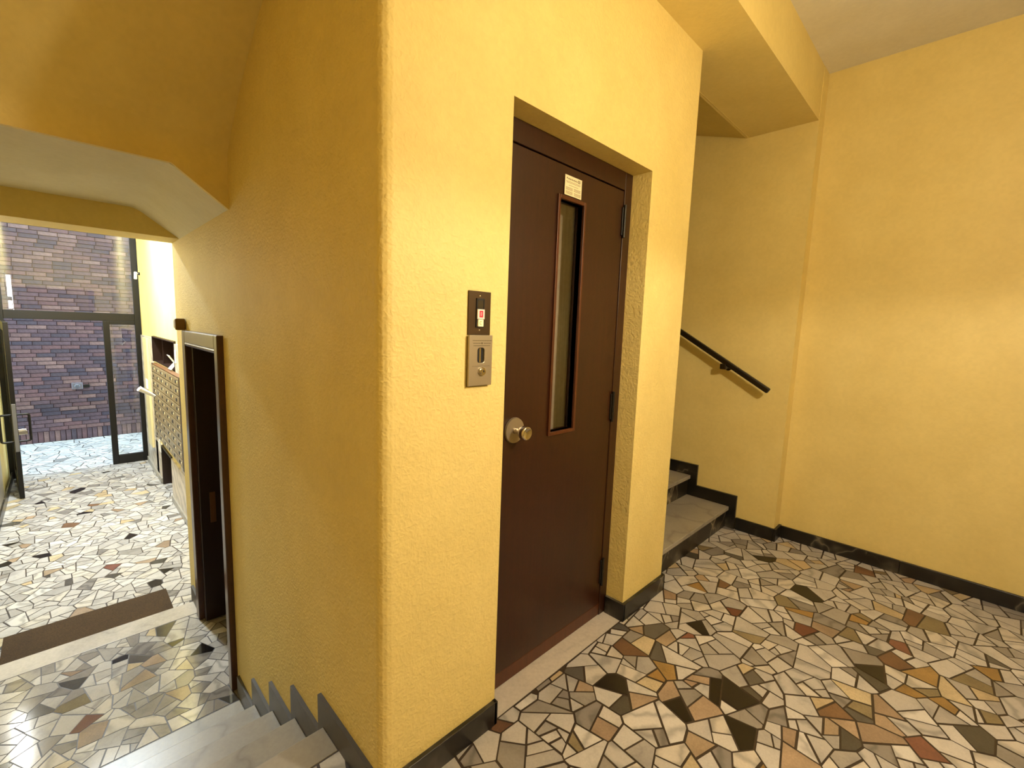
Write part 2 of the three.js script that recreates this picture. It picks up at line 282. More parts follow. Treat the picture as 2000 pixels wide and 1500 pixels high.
const seen = [
  ...marks('black', [1351, 1221], [1172, 1340], [1390, 1333], [1366, 1366], [1345, 1398], [1438, 1432], [1578, 1153], [1680, 1302], [1413, 1345]),
  ...marks('darkgrey', [1278, 1234], [1131, 1313], [1473, 1317], [1698, 1267], [1226, 1383]),
  ...marks('ochre', [1292, 1294], [1277, 1315], [1800, 1327], [1823, 1365], [1767, 1355], [1950, 1328], [1563, 1192], [1560, 1237]),
  ...marks('brown', [1777, 1302], [1618, 1390], [1257, 1277], [1777, 1197], [1413, 1147], [973, 1425]),
  ...marks('red', [1807, 1447], [1443, 1200], [1573, 1223], [1337, 1243]),
  ...marks('tan', [1737, 1447], [1737, 1393], [1613, 1405], [1142, 1340], [1168, 1428], [1351, 1340], [1392, 1395], [1105, 1296], [1304, 1155], [1640, 1410], [1370, 1470], [1570, 1480]),
  ...marks('olive', [1517, 1168], [1700, 1210], [1850, 1240], [1870, 1330]), ...marks('grey', [1480, 1300], [1660, 1275], [1420, 1470], [1660, 1470], [1065, 1384]),
].map(([x, y, k]) => [...pixelOnFloor(x, y, 0), k]);
const fl = structGroup('floor', 'landing floor of broken marble pieces in dark joints');
part(mesh('joint_bed', merge([bx(-0.62, 3.79, -0.3, -0.0012, -1.24, 0.78), bx(-0.62, 0.62, -0.3, -0.0012, -1.5, -1.2)]), mGrout, fl), 'dark brown joint filling');
layFloor(fl, paving(-0.62, 3.79, -1.42, 0.76, 0.094, seen), 0, 0.33, MIX, (p) => {
  const [cx, cz] = centre(p);
  if (cx > XS && cx < 2.42) p = clipHalf(p, 0, -1, 1.122); else if (cx >= 2.42) p = clipHalf(p, 0, -1, 1.215); else p = clipHalf(p, 0, -1, 1.405);
  return p;
});
part(mesh('threshold', bx(1.09, 2.0, -0.02, 0.0006, -1.235, -1.1255), mStrip, fl), 'white marble lift threshold');
const lowSeen = [...marks('black', [383, 1278], [241, 1288]), ...marks('darkgrey', [136, 1344], [308, 1232]), ...marks('tan', [297, 1295], [287, 1320], [166, 1437])].map(([x, y, k]) => [...pixelOnFloor(x, y, -0.68), k]);
const fl2 = structGroup('floor', 'glossy broken marble floor of the lower landing at the foot of the stairs');
part(mesh('joint_bed', bx(-0.62, 0.8, -0.86, -0.6812, -3.82, -2.6), mGrout, fl2), 'dark brown joint filling');
layFloor(fl2, paving(-0.62, 0.78, -3.81, -2.735, 0.098, lowSeen), -0.68, 0.12, MIXLOW, null, 0.0024);
part(mesh('edge_step', bx(-0.62, 0.605, -0.71, -0.68, -4.0, -3.815, 0.004), mStrip, fl2), 'white marble edge of the lower landing');
part(mesh('riser', bx(-0.62, 0.605, -0.86, -0.705, -3.985, -3.83), mTread, fl2), 'grey marble riser');
const hallSeen = [...marks('black', [78, 981], [88, 1083], [300, 1140], [150, 960]), ...marks('brown', [128, 1022], [185, 985]), ...marks('red', [230, 1106]), ...marks('tan', [290, 978], [220, 995], [95, 1115], [325, 1063])].map(([x, y, k]) => [...pixelOnFloor(x, y, -0.85), k]);
const fl3 = structGroup('floor', 'pale broken marble floor of the entrance hall');
part(mesh('joint_bed', bx(-0.64, 1.29, -1.1, -0.8512, -9.3, -3.97), mGrout, fl3), 'dark brown joint filling');
layFloor(fl3, paving(-0.62, 1.27, -9.3, -3.99, 0.11, hallSeen), -0.85, 0.24, [['white', 0.86], ['cream', 0.025], ['grey', 0.07], ['tan', 0.01], ['darkgrey', 0.012], ['black', 0.004]], null, 0.0034);
const fl4 = structGroup('floor', 'pale paving of the open courtyard');
part(mesh('joint_bed', bx(-3.0, 3.5, -1.2, -0.8612, -11.9, -9.25), mGrout, fl4), 'dark brown joint filling');
layFloor(fl4, paving(-3.0, 3.5, -11.62, -9.3, 0.16), -0.86, 0.5, [['white', 0.9], ['grey', 0.06]], null, 0.005);

// ---------------------------------------------------------------- baseboards
const BB = 0.095, BT = 0.018;
const bb = (name, list, label) => struct(name, merge(list), mDarkMarble, label);
bb('baseboard_front', [bx(XS - 0.013, 1.09, 0, BB, ZE, ZE + BT, 0.003), bx(1.075, 1.093, 0, BB, -1.22, ZE + BT, 0.003)], 'black veined marble baseboard left of the lift door');
bb('baseboard_lift', [bx(1.985, 2.435, 0, BB, ZE, ZE + BT, 0.003), bx(1.982, 2.0, 0, BB, -1.222, ZE + BT, 0.003), bx(2.42, 2.436, 0, BB, -1.2, ZE + BT, 0.003)], 'black marble baseboard right of the lift door');
bb('baseboard_stair', [bx(3.642, 3.66, 0, BB, -1.13, -0.865, 0.003), bx(3.642, 3.785, 0, BB, -0.865, -0.847, 0.003)], 'black and white veined baseboard beside the first step');
bb('baseboard_right', [bx(3.767, 3.785, 0, 0.09, -0.85, -0.16, 0.003), bx(3.767, 3.785, 0, 0.09, -0.158, 0.76, 0.003)], 'black veined marble baseboard along the right wall');
bb('baseboard_back', [bx(-0.6, 3.77, 0, 0.09, 0.742, 0.76, 0.003)], 'black marble baseboard under the wall lamp');
struct('baseboard_hall', merge([bx(0.885, 0.902, -0.85, -0.77, -6.96, -4.2, 0.002), bx(0.885, 0.902, -0.85, -0.77, -9.2, -7.78, 0.002)]), mTread, 'grey marble baseboard of the hall wall');
struct('baseboard_left', merge([bx(-0.602, -0.585, -0.85, -0.74, -9.2, -4.0, 0.002)]), mDarkMarble, 'dark baseboard of the left hall wall');

// ---------------------------------------------------------------- stairs
const up = thing('marble_staircase', 'grey marble stairs climbing beside the lift under the black handrail', 'staircase');
const mUpRiser = std(0xc4b9a4, { map: tDark, roughness: 0.4 });
mesh('core', prism([[-1.22, 0], ...Array.from({ length: 9 }, (_, i) => [[-1.225 - 0.32 * i, 0.17 * (i + 1) - 0.032], [-1.225 - 0.32 * (i + 1), 0.17 * (i + 1) - 0.032]]).flat(), [-4.2, 0]], 'x', 2.43, 3.655), mTread, up);
for (let i = 0; i < 9; i++) {
  const z = -1.205 - 0.32 * i, y = 0.17 * (i + 1);
  part(mesh('riser', bx(2.425, 3.64, y - 0.17, y - 0.03, z - 0.02, z), mUpRiser, up), 'dark veined marble riser');
  mesh('tread', bx(2.425, 3.64, y - 0.03, y, z - 0.345, z + 0.02, 0.004), mTread, up);
}
const skUp = structGroup('trim_4', 'stepped black veined marble skirting beside the upper stairs');
for (let i = 0; i < 9; i++) {          // stepped skirting on the wall, one angle piece for each step
  const z = -1.185 - 0.32 * i + 0.05, y = 0.17 * (i + 1);
  part(mesh('skirting', prism([[z, y - 0.17 + (i ? 0.0 : 0)], [z, y + 0.095], [z - 0.32, y + 0.095], [z - 0.32, y], [z - 0.07, y], [z - 0.07, y - 0.17]].reverse(), 'x', 3.64, 3.66), mDarkMarble, skUp), 'black veined skirting step');
}
const down = thing('marble_staircase', 'white marble stairs descending along the yellow wall to the lower landing', 'staircase');
const NZ = (k) => -1.537 - 0.2985 * k, NY = (k) => -0.17 * k;
mesh('core', prism([[-1.41, -0.03], ...[0, 1, 2, 3].flatMap((k) => [[NZ(k) + 0.03, NY(k) - 0.03], [NZ(k) + 0.03, NY(k + 1) - 0.03]]), [NZ(4) + 0.02, -0.71], [NZ(4) + 0.02, -0.9], [-1.41, -0.9]].reverse(), 'x', -0.618, 0.606), mTread, down);
for (let k = 0; k < 5; k++) {
  const back = k ? NZ(k - 1) + 0.03 : -1.408;
  mesh('tread', bx(-0.618, 0.606, NY(k) - 0.03, NY(k), NZ(k), back, 0.004), mTread, down);
  if (k < 4) mesh('riser', bx(-0.618, 0.606, NY(k + 1), NY(k) - 0.03, NZ(k) + 0.015, NZ(k) + 0.032), mTread, down);
}
const skDown = structGroup('trim_5', 'stepped dark grey marble skirting beside the lower stairs');
for (let k = 0; k < 5; k++) {
  const zf = NZ(k) - 0.05, zb = k ? NZ(k - 1) - 0.05 : -1.108, y = NY(k), h = k ? 0.115 : 0.1;
  const pts = k < 4 ? [[zb, y], [zb, y + h], [zf, y + h], [zf, NY(k + 1)], [NZ(k), NY(k + 1)], [NZ(k), y]] : [[zb, y], [zb, y + h], [zf, y + h], [zf, y]];
  part(mesh('skirting', prism(pts, 'x', 0.606, 0.62), mSkirt, skDown), 'dark grey stepped skirting');
}
part(mesh('skirting', prism([[-3.82, -0.68], [-3.82, -0.58], [-4.06, -0.58], [-4.06, -0.75], [-4.16, -0.75], [-4.16, -0.85], [-4.0, -0.85], [-4.0, -0.68]], 'x', 0.602, 0.622), mSkirt, skDown), 'grey stepped skirting at the hall step');

// ---------------------------------------------------------------- lift door
const d1 = structGroup('door_1', 'dark brown metal lift door with a narrow glazed slit');
const FZ = -1.225;
for (const [x0, x1] of [[1.09, 1.152], [1.938, 2.0]]) mesh('frame_stile', bx(x0, x1, 0.003, 2.245, -1.28, FZ, 0.003), mBrown, d1);
mesh('frame_head', bx(1.152, 1.938, 2.163, 2.245, -1.28, FZ, 0.003), mBrown, d1);
{
  const s = new THREE.Shape(); s.moveTo(1.157, 0.07); s.lineTo(1.934, 0.07); s.lineTo(1.934, 2.157); s.lineTo(1.157, 2.157);
  const h = new THREE.Path(); h.moveTo(1.462, 1.058); h.lineTo(1.462, 2.028); h.lineTo(1.624, 2.028); h.lineTo(1.624, 1.058); s.holes.push(h);
  const g = new THREE.ExtrudeGeometry(s, { depth: 0.032, bevelEnabled: true, bevelSize: 0.002, bevelThickness: 0.002, bevelSegments: 1 }); g.translate(0, 0, FZ - 0.038);
  const leaf = mesh('door_leaf', boxUV(g), mBrown, d1);
  const f = FZ - 0.002;
  const bead = (x0, x1, y0, y1) => bx(x0, x1, y0, y1, f - 0.03, f + 0.007, 0.002);
  part(mesh('window_bead', merge([bead(1.450, 1.464, 1.045, 2.041), bead(1.622, 1.636, 1.045, 2.041), bead(1.464, 1.622, 2.026, 2.041), bead(1.464, 1.622, 1.045, 1.060)]), mBrownTrim, leaf), 'reddish brown bead round the slit');
  part(mesh('pane', bx(1.463, 1.623, 1.059, 2.027, f - 0.024, f - 0.02), mGlass, leaf), 'clear glass slit');
  // knob on a round rose
  const rose = cyl(0.05, 0.052, 0.008, 36); rose.rotateX(Math.PI / 2); rose.translate(1.247, 1.1, f + 0.004);
  part(mesh('knob_rose', rose, mSteel, leaf), 'round brass coloured rose');
  const prof = [[0.0001, 0], [0.014, 0], [0.012, 0.012], [0.012, 0.028], [0.02, 0.034], [0.0265, 0.042], [0.0275, 0.06], [0.026, 0.068], [0.021, 0.07], [0.019, 0.066], [0.0001, 0.065]].map(([a, b]) => new THREE.Vector2(a, b));
  const kn = new THREE.LatheGeometry(prof, 32); kn.rotateX(Math.PI / 2); kn.translate(1.247, 1.1, f + 0.006);
  part(mesh('knob', kn, mChrome, leaf), 'polished round knob');
  const sc = document.createElement('canvas'); sc.width = 256; sc.height = 180; const c = sc.getContext('2d');
  c.fillStyle = '#ece2bd'; c.fillRect(0, 0, 256, 180); c.strokeStyle = '#5a5130'; c.lineWidth = 5; c.beginPath();
  for (let i = 0; i <= 60; i++) { const x = 22 + i * 2.7, y = 30 + 9 * Math.sin(i * 0.9) * Math.sin(i * 0.23 + 0.6) - (i < 5 ? 6 : 0); i ? c.lineTo(x, y) : c.moveTo(x, y); } c.stroke();
  c.strokeRect(196, 18, 12, 20); c.strokeRect(216, 18, 12, 20);
  c.fillStyle = '#6e6440'; for (const [y, a, b] of [[52, 18, 238], [62, 24, 230], [84, 60, 200]]) for (let x = a; x < b; x += 9) c.fillRect(x, y, 6, 5);
  for (const [x0, y0, n] of [[16, 106, 3], [136, 104, 3], [16, 142, 3], [140, 142, 3]]) for (let r = 0; r < n; r++) for (let x = x0; x < x0 + 100; x += 8) c.fillRect(x, y0 + r * 10, 5.5, 6);
  const st = new THREE.CanvasTexture(sc); st.colorSpace = THREE.SRGBColorSpace;
  const sg = new THREE.BoxGeometry(0.112, 0.078, 0.0012); sg.translate(1.545, 2.086, f + 0.0016);
  const sm = std(0xffffff, { map: st, roughness: 0.6 }), sp = std(0xe6dcb8, { roughness: 0.6 });
  const so = new THREE.Mesh(sg, [sp, sp, sp, sp, sm, sp]); so.name = 'sticker'; so.userData.label = 'cream sticker with small print'; leaf.add(so);
  for (const y of [2.02, 1.127, 0.25]) { const hg = merge([bx(1.924, 1.936, y - 0.065, y + 0.065, f - 0.006, f + 0.006, 0.003), cyl(0.007, 0.007, 0.15, 12).translate(1.938, y, f + 0.008)]); part(mesh('hinge', hg, mBlack, d1), 'dark hinge'); }
  part(mesh('kick_strip', bx(1.152, 1.938, 0.004, 0.068, -1.262, FZ - 0.004, 0.002), mBrownTrim, d1), 'reddish brown bottom strip');
  part(mesh('car_wall', bx(1.09, 2.0, 0.003, 2.24, -1.36, -1.345), std(0x9c9280, { map: tWood, roughness: 0.5 }), d1), 'beige lift car panel behind the glass');
}
// ---------------------------------------------------------------- call panel and key box beside the lift
{
  const p = thing('lift_call_panel', 'dark bronze lift call plate with red and white buttons above the key box', 'call panel', [0.9625, 1.543, ZE]);
  mesh('plate', bx(-0.0465, 0.0465, -0.0695, 0.0695, 0, 0.006, 0.0015), mPlate, p);
  part(mesh('slot', merge([bx(-0.014, 0.014, 0.012, 0.043, 0.006, 0.0075), bx(-0.0165, -0.014, -0.042, 0.046, 0.006, 0.0095), bx(0.014, 0.0165, -0.042, 0.046, 0.006, 0.0095), bx(-0.0165, 0.0165, 0.043, 0.047, 0.006, 0.0095), bx(-0.0165, 0.0165, -0.045, -0.041, 0.006, 0.0095)]), mHole, p), 'dark button slot');
  part(mesh('indicator_window', bx(-0.012, 0.012, 0.014, 0.041, 0.0065, 0.009, 0.001), std(0x3a342a, { roughness: 0.15 }), p), 'unlit dark indicator');
  const btn = (draw) => { const c = document.createElement('canvas'); c.width = c.height = 96; draw(c.getContext('2d')); const t = new THREE.CanvasTexture(c); t.colorSpace = THREE.SRGBColorSpace; return t; };
  const t1 = btn((c) => { c.fillStyle = '#f4e4dc'; c.fillRect(0, 0, 96, 96); c.fillStyle = '#cf3348'; c.fillRect(24, 14, 52, 66); c.fillStyle = '#f3b9bd'; c.beginPath(); c.ellipse(50, 46, 9, 20, 0.1, 0, 7); c.fill(); c.fillStyle = '#cf3348'; c.beginPath(); c.ellipse(51, 46, 3, 11, 0.1, 0, 7); c.fill(); });
  const t2 = btn((c) => { c.fillStyle = '#f3e6b0'; c.fillRect(0, 0, 96, 96); c.strokeStyle = '#8f7d3c'; c.lineWidth = 9; c.beginPath(); c.arc(48, 48, 20, 0.9, 5.4); c.stroke(); });
  const face = (t, glow) => { const side = std(0xece0d0, { roughness: 0.4 }), f = std(0xffffff, { map: t, roughness: 0.35, ...(glow ? { emissive: 0xffffff, emissiveMap: t, emissiveIntensity: 0.35 } : {}) }); return [side, side, side, side, f, side]; };
  const b1 = new THREE.Mesh(new THREE.BoxGeometry(0.029, 0.031, 0.008).translate(-0.001, -0.003, 0.01), face(t1)); b1.name = 'button'; b1.userData.label = 'white button with a red sign'; p.add(b1);
  const b2 = new THREE.Mesh(new THREE.BoxGeometry(0.022, 0.022, 0.008).translate(-0.001, -0.031, 0.0095), face(t2, true)); b2.name = 'button'; b2.userData.label = 'lit cream button with a round sign'; p.add(b2);
  for (const y of [0.0545, -0.0535]) part(mesh('screw', new THREE.SphereGeometry(0.003, 12, 8).scale(1, 1, 0.6).translate(-0.001, y, 0.0065), mChrome, p), 'small bright screw');
}
{
  const p = thing('key_box', 'grey metal key box with an oblong window and round lock under the call plate', 'key box', [0.966, 1.389, ZE]);
  mesh('back_box', bx(-0.05, 0.036, -0.083, 0.08, 0, 0.008, 0.002), std(0x6b5a33, { roughness: 0.6 }), p);
  const s = new THREE.Shape(); s.moveTo(-0.048, -0.078); s.lineTo(0.047, -0.078); s.lineTo(0.047, 0.083); s.lineTo(-0.048, 0.083);
  const h = new THREE.Path(), w = 0.0165, y0 = -0.007, y1 = 0.045, q = 0.013; h.moveTo(-w, y0 + q); h.quadraticCurveTo(-w, y0, -w + q, y0); h.lineTo(w - q, y0); h.quadraticCurveTo(w, y0, w, y0 + q); h.lineTo(w, y1 - q); h.quadraticCurveTo(w, y1, w - q, y1); h.lineTo(-w + q, y1); h.quadraticCurveTo(-w, y1, -w, y1 - q); s.holes.push(h);
  const g = new THREE.ExtrudeGeometry(s, { depth: 0.005, bevelEnabled: true, bevelSize: 0.0015, bevelThickness: 0.0015, bevelSegments: 2, curveSegments: 8 }); g.translate(-0.002, 0, 0.009);
  const lid = mesh('lid', boxUV(g), mSteel, p);
  part(mesh('window_back', bx(-0.016, 0.02, -0.009, 0.047, 0.0082, 0.0092), mHole, p), 'dark inside of the window');
  part(mesh('key', bx(-0.005, 0.001, -0.005, 0.043, 0.0092, 0.0115, 0.001), mChrome, p), 'bright key edge behind the window');
  const lk = merge([cyl(0.0135, 0.0145, 0.006, 28).rotateX(Math.PI / 2).translate(0.001, -0.033, 0.0185), cyl(0.009, 0.0105, 0.007, 24).rotateX(Math.PI / 2).translate(0.001, -0.033, 0.024)]);
  const lock = mesh('lock', lk, mChrome, p); part(lock, 'round chrome lock');
  part(mesh('keyhole', bx(-0.0012, 0.003, -0.0345, -0.0285, 0.0265, 0.0282), mHole, lock), 'black keyhole');
  const marksG = []; for (const [y, a, b] of [[0.0665, -0.038, 0.042], [0.058, -0.036, -0.005], [0.058, 0.008, 0.038], [0.05, -0.034, 0.036], [-0.0155, -0.038, 0.036]]) for (let x = a; x < b; x += 0.0028) marksG.push(bx(x, x + 0.0017, y - 0.0008, y + (y < 0 ? 0.0002 : 0.0014), 0.0152, 0.0158));
  const tri = prism([[-0.003, 0.0605], [0.0045, 0.0605], [0.0007, 0.0545]].reverse(), 'z', 0.0152, 0.0159); marksG.push(tri);
  part(mesh('engraving', merge(marksG), std(0x4b4026, { roughness: 0.7 }), lid), 'dark small print and arrow');
}
// ---------------------------------------------------------------- handrail
{
  const a = new THREE.Vector3(3.555, 1.5 - 0.385, -0.967), b = new THREE.Vector3(3.555, 1.5 + 0.892, -3.134);
  const rail = thing('handrail', 'short black handrail on a bracket on the yellow stair wall', 'handrail', [3.66, a.y, a.z]);
  const len = a.distanceTo(b), g = new RoundedBoxGeometry(0.036, len, 0.040, 3, 0.01), o = mesh('rail', g, mBlackRail, rail);
  o.position.copy(a).add(b).multiplyScalar(0.5).sub(rail.position); o.quaternion.setFromUnitVectors(new THREE.Vector3(0, 1, 0), b.clone().sub(a).normalize());
  for (const t of [0.15, 0.85]) {
    const p = a.clone().lerp(b, t).sub(rail.position);
    const br = mesh('bracket', merge([bx(p.x - 0.02, p.x + 0.02, p.y - 0.062, p.y - 0.02, p.z - 0.022, p.z + 0.022, 0.006), bx(p.x, -0.004, p.y - 0.06, p.y - 0.042, p.z - 0.009, p.z + 0.009, 0.004)]), mBlackRail, rail);
    mesh('wall_plate', cyl(0.026, 0.026, 0.006, 20).rotateZ(Math.PI / 2).translate(-0.003, p.y - 0.051, p.z), mBlackRail, br);
  }
}
// ---------------------------------------------------------------- side door on the lower landing
{
  const d = structGroup('door_3', 'dark brown wooden door frame in the yellow wall of the lower landing');
  const x0 = 0.588, x1 = 0.63;
  for (const [z0, z1] of [[-2.89, -2.822], [-3.79, -3.70]]) mesh('casing', bx(x0, x1, -0.68, 1.405, z0, z1, 0.006), mCasing, d);
  const head = mesh('casing_head', bx(x0, x1, 1.325, 1.405, -3.70, -2.89, 0.006), mCasing, d);
  mesh('moulding', cyl(0.016, 0.016, 0.81, 16).rotateX(Math.PI / 2).translate(0.604, 1.318, -3.295), mCasing, head);
  mesh('reveal', merge([bx(0.62, 0.78, -0.68, 1.335, -3.701, -3.68), bx(0.62, 0.78, -0.68, 1.335, -2.9, -2.878), bx(0.62, 0.78, 1.31, 1.338, -3.7, -2.88)]), mBrownDark, d);
  const leaf = mesh('door_leaf', merge([bx(0.62, 0.75, -0.67, 1.308, -3.68, -3.64, 0.003)]), mBrownDark, d);
  mesh('back_panel', bx(0.762, 0.78, -0.68, 1.32, -3.7, -2.88), std(0x4b3a22, { map: tWood, roughness: 0.5 }), d);
  part(mesh('handle_plate', bx(0.675, 0.71, 0.06, 0.28, -3.641, -3.634, 0.002), std(0x6a4a30, { roughness: 0.35, metalness: 0.3 }), leaf), 'brown handle plate');
}
{
  const p = thing('wall_box', 'small brown rounded box fixed high on the yellow wall edge beside the dark door frame', 'box', [0.62, 1.445, -3.88]);
  mesh('body', bx(-0.05, 0.0, -0.034, 0.034, -0.08, 0.03, 0.014), std(0x6a4e1a, { roughness: 0.5 }), p);
  mesh('cap', bx(-0.06, -0.002, -0.04, 0.04, 0.03, 0.07, 0.01), std(0x7a5a22, { roughness: 0.5 }), p);
}
// ---------------------------------------------------------------- doormat
tag(mesh('doormat', (() => { const g = bx(-0.425, 0.515, -0.85, -0.838, -4.66, -4.02, 0.004); return g; })(), std(0x58401f, { map: tMat, roughness: 0.95, bumpMap: tMat, bumpScale: 0.002 })), 'flat brown doormat at the foot of the white marble step', 'doormat');

// ---------------------------------------------------------------- entrance
{
  const d = structGroup('door_2', 'black metal entrance door standing open with fixed glass beside and above');
  const Z = -9.25, t = 0.06, fb = -0.85;
  const bar = (n, x0, x1, y0, y1, label) => part(mesh(n, bx(x0, x1, y0, y1, Z - t, Z, 0.004), mBlack, d), label ?? 'black metal bar');
  bar('post', 0.845, 0.925, fb, 3.36); bar('post', -0.62, -0.53, fb, 3.36); bar('transom', -0.53, 0.845, 1.39, 1.51); bar('mullion', 0.469, 0.545, fb, 1.39);
  bar('rail', 0.545, 0.845, fb, -0.71); bar('rail', -0.53, 0.845, 3.26, 3.36); bar('rail', 0.545, 0.845, 1.34, 1.39);
  part(mesh('pane', bx(0.54, 0.85, -0.715, 1.345, Z - 0.035, Z - 0.029), mGlass, d), 'clear side glass');
  part(mesh('pane', bx(-0.535, 0.85, 1.505, 3.27, Z - 0.035, Z - 0.029), mGlass, d), 'clear glass above the door');
  // the leaf, swung inwards
  const leafG = merge([bx(0, 0.09, 0, 2.2, -0.022, 0.022, 0.004), bx(0.96, 1.05, 0, 2.2, -0.022, 0.022, 0.004), bx(0.09, 0.96, 0, 0.15, -0.022, 0.022, 0.004), bx(0.09, 0.96, 2.09, 2.2, -0.022, 0.022, 0.004)]);
  const leaf = mesh('door_leaf', leafG, mBlack, d); leaf.position.set(-0.545, -0.84, -9.21); leaf.rotation.y = -Math.atan2(1.045, 0.085);
  part(mesh('pane', bx(0.085, 0.965, 0.145, 2.095, -0.004, 0.004), mGlass, leaf), 'clear glass of the open door');
  for (const s of [-1, 1]) { const path = new THREE.CatmullRomCurve3([[1.0, 0.72, 0.02], [1.0, 0.72, 0.10], [1.0, 0.735, 0.125], [1.0, 1.045, 0.125], [1.0, 1.06, 0.10], [1.0, 1.06, 0.02]].map(([x, y, z]) => new THREE.Vector3(x, y, z * s)), false, 'catmullrom', 0.1); part(mesh('pull_handle', new THREE.TubeGeometry(path, 40, 0.013, 10), mBlack, leaf), 'black pull handle'); }
  part(mesh('lock_plate', bx(1.048, 1.056, 0.6, 1.2, -0.018, 0.018, 0.002), std(0x8c8a88, { metalness: 0.8, roughness: 0.45 }), leaf), 'grey steel lock plate');
  part(mesh('lock_cylinder', merge([cyl(0.016, 0.016, 0.08, 16).rotateX(Math.PI / 2).translate(0.99, 0.86, -0.05), bx(0.98, 1.0, 0.8, 0.85, -0.1, -0.02, 0.004)]), mChrome, leaf), 'bright lock cylinder');
}
// ---------------------------------------------------------------- mailboxes and what hangs about them
{
  const c = thing('mailbox_cabinet', 'wall cabinet of many small brass mailboxes in rows in the entrance hall', 'mailboxes', [0.92, 0.376, -6.67]);
  const mMail = std(0xa08d68, { metalness: 0.25, roughness: 0.4, map: tStone }), mMailSide = std(0x3d2a12, { map: tWood, roughness: 0.45 });
  const W = 1.92, H = 0.97, y0 = -H / 2, X = -0.075;
  mesh('case', merge([bx(X + 0.006, -0.022, y0, y0 + H, -W / 2, W / 2)]), mHole, c);
  for (const s of [-1, 1]) part(mesh('side_board', bx(X - 0.006, -0.022, y0 - 0.02, y0 + H + 0.012, s * W / 2 - 0.012, s * W / 2 + 0.06, 0.002), mMailSide, c), 'brown wooden side board');
  part(mesh('top_board', bx(X - 0.004, -0.022, y0 + H, y0 + H + 0.012, -W / 2 + 0.012, W / 2 - 0.012, 0.002), std(0x7a5430, { map: tWood, roughness: 0.45 }), c), 'brown wooden top shelf');
  const rows = 10, cols = 6, rh = H / rows, cw = W / cols;
  const dg = bx(-0.008, 0.008, -rh / 2 + 0.0065, rh / 2 - 0.0065, -cw / 2 + 0.004, cw / 2 - 0.004, 0.003), hg = bx(-0.0105, 0, -0.019, 0.017, -0.036, 0.036, 0.004), pg = bx(-0.0115, 0, -0.010, 0.012, 0.065, 0.105, 0.002);
  const mLab = std(0xd2c49a, { roughness: 0.5 });
  for (let r = 0; r < rows; r++) for (let k = 0; k < cols; k++) {
    const o = mesh('mailbox_door', dg, mMail, c); o.position.set(X, y0 + H - (r + 0.5) * rh, -W / 2 + (k + 0.5) * cw);
    mesh('opening', hg, mHole, o); if ((r * 5 + k * 3) % 4 !== 1) mesh('name_plate', pg, mLab, o);
  }
}
const roll = (len, r) => {                     // rolled sheet: a spiral ribbon, wider at the open end
  const out = [], inn = [], N = 46; for (let i = 0; i <= N; i++) { const a = i / N * Math.PI * 4.6, q = r * (0.35 + 0.65 * i / N); out.push([Math.cos(a) * q, Math.sin(a) * q]); inn.push([Math.cos(a) * (q - 0.0022), Math.sin(a) * (q - 0.0022)]); }
  const s = new THREE.Shape([...out, ...inn.reverse()].map(([x, y]) => new THREE.Vector2(x, y)));
  const g = new THREE.ExtrudeGeometry(s, { depth: len, steps: 4, bevelEnabled: false }); const p = g.attributes.position;
  for (let i = 0; i < p.count; i++) { const k = 0.55 + 0.6 * p.getZ(i) / len; p.setXY(i, p.getX(i) * k, p.getY(i) * k); } g.computeVertexNormals(); return g;
};
{
  const g = roll(0.24, 0.04); const o = tag(mesh('rolled_newspaper', g, mPaper), 'white rolled newspaper sticking out of a mailbox', 'newspaper');
  o.position.set(0.822, 0.462, -7.36); o.scale.set(0.8, 0.8, 0.85); o.lookAt(new THREE.Vector3(0.65, 0.585, -7.30));
}
tag(mesh('paper_note', bx(0.866, 0.871, 0.42, 0.56, -8.6, -8.4), mPaper), 'square white note on the cream trim beside the mailboxes', 'note');
tag(mesh('paper_note', bx(0.88, 0.886, -0.36, -0.2, -7.75, -7.62), mPaper), 'white tag hanging under the mailboxes', 'note');
tag(mesh('paper_note', bx(0.896, 0.9, 0.98, 1.12, -6.26, -6.16), mPaper), 'upper white notice on the wainscot by the dark door frame', 'note');
tag(mesh('paper_note', bx(0.896, 0.9, 0.72, 0.86, -6.36, -6.16), mPaper), 'lower white notice on the wainscot by the dark door frame', 'note');
{
  const g = merge([bx(-0.05, 0.05, -0.002, 0.002, -0.1, 0.1).rotateZ(0.9).translate(-0.02, 0.05, 0), bx(-0.05, 0.05, -0.002, 0.002, -0.1, 0.1).rotateZ(-1.0).translate(-0.03, 0.13, 0.0)]);
  const o = tag(mesh('leaflet', g, mPaper), 'folded white leaflet standing at the niche above the mailboxes', 'leaflet'); o.position.set(0.93, 0.875, -6.5);
}
struct('trim_3', bx(0.872, 0.9, -0.45, 1.17, -8.75, -8.35, 0.004), std(0xd9c78f, { roughness: 0.5 }), 'cream vertical cover strip between entrance post and mailboxes');
{
  const p = thing('security_camera', 'small white bullet camera on the bright wall beside the black entrance post', 'camera', [0.92, 2.07, -9.0]); p.scale.setScalar(0.62);
  mesh('mount', cyl(0.035, 0.035, 0.03, 20).rotateZ(Math.PI / 2).translate(-0.015, 0.08, -0.02), mBlack, p);
  mesh('arm', cyl(0.012, 0.012, 0.1, 12).rotateZ(Math.PI / 2).translate(-0.05, 0.08, -0.02), mPaper, p);
  const b = cyl(0.032, 0.032, 0.17, 20).rotateX(0.5).translate(-0.085, 0.03, 0.0); mesh('housing', b, mPaper, p);
  part(mesh('lens', cyl(0.022, 0.022, 0.01, 16).rotateX(0.5).translate(-0.085, -0.046, -0.042), mHole, p), 'black lens');
}
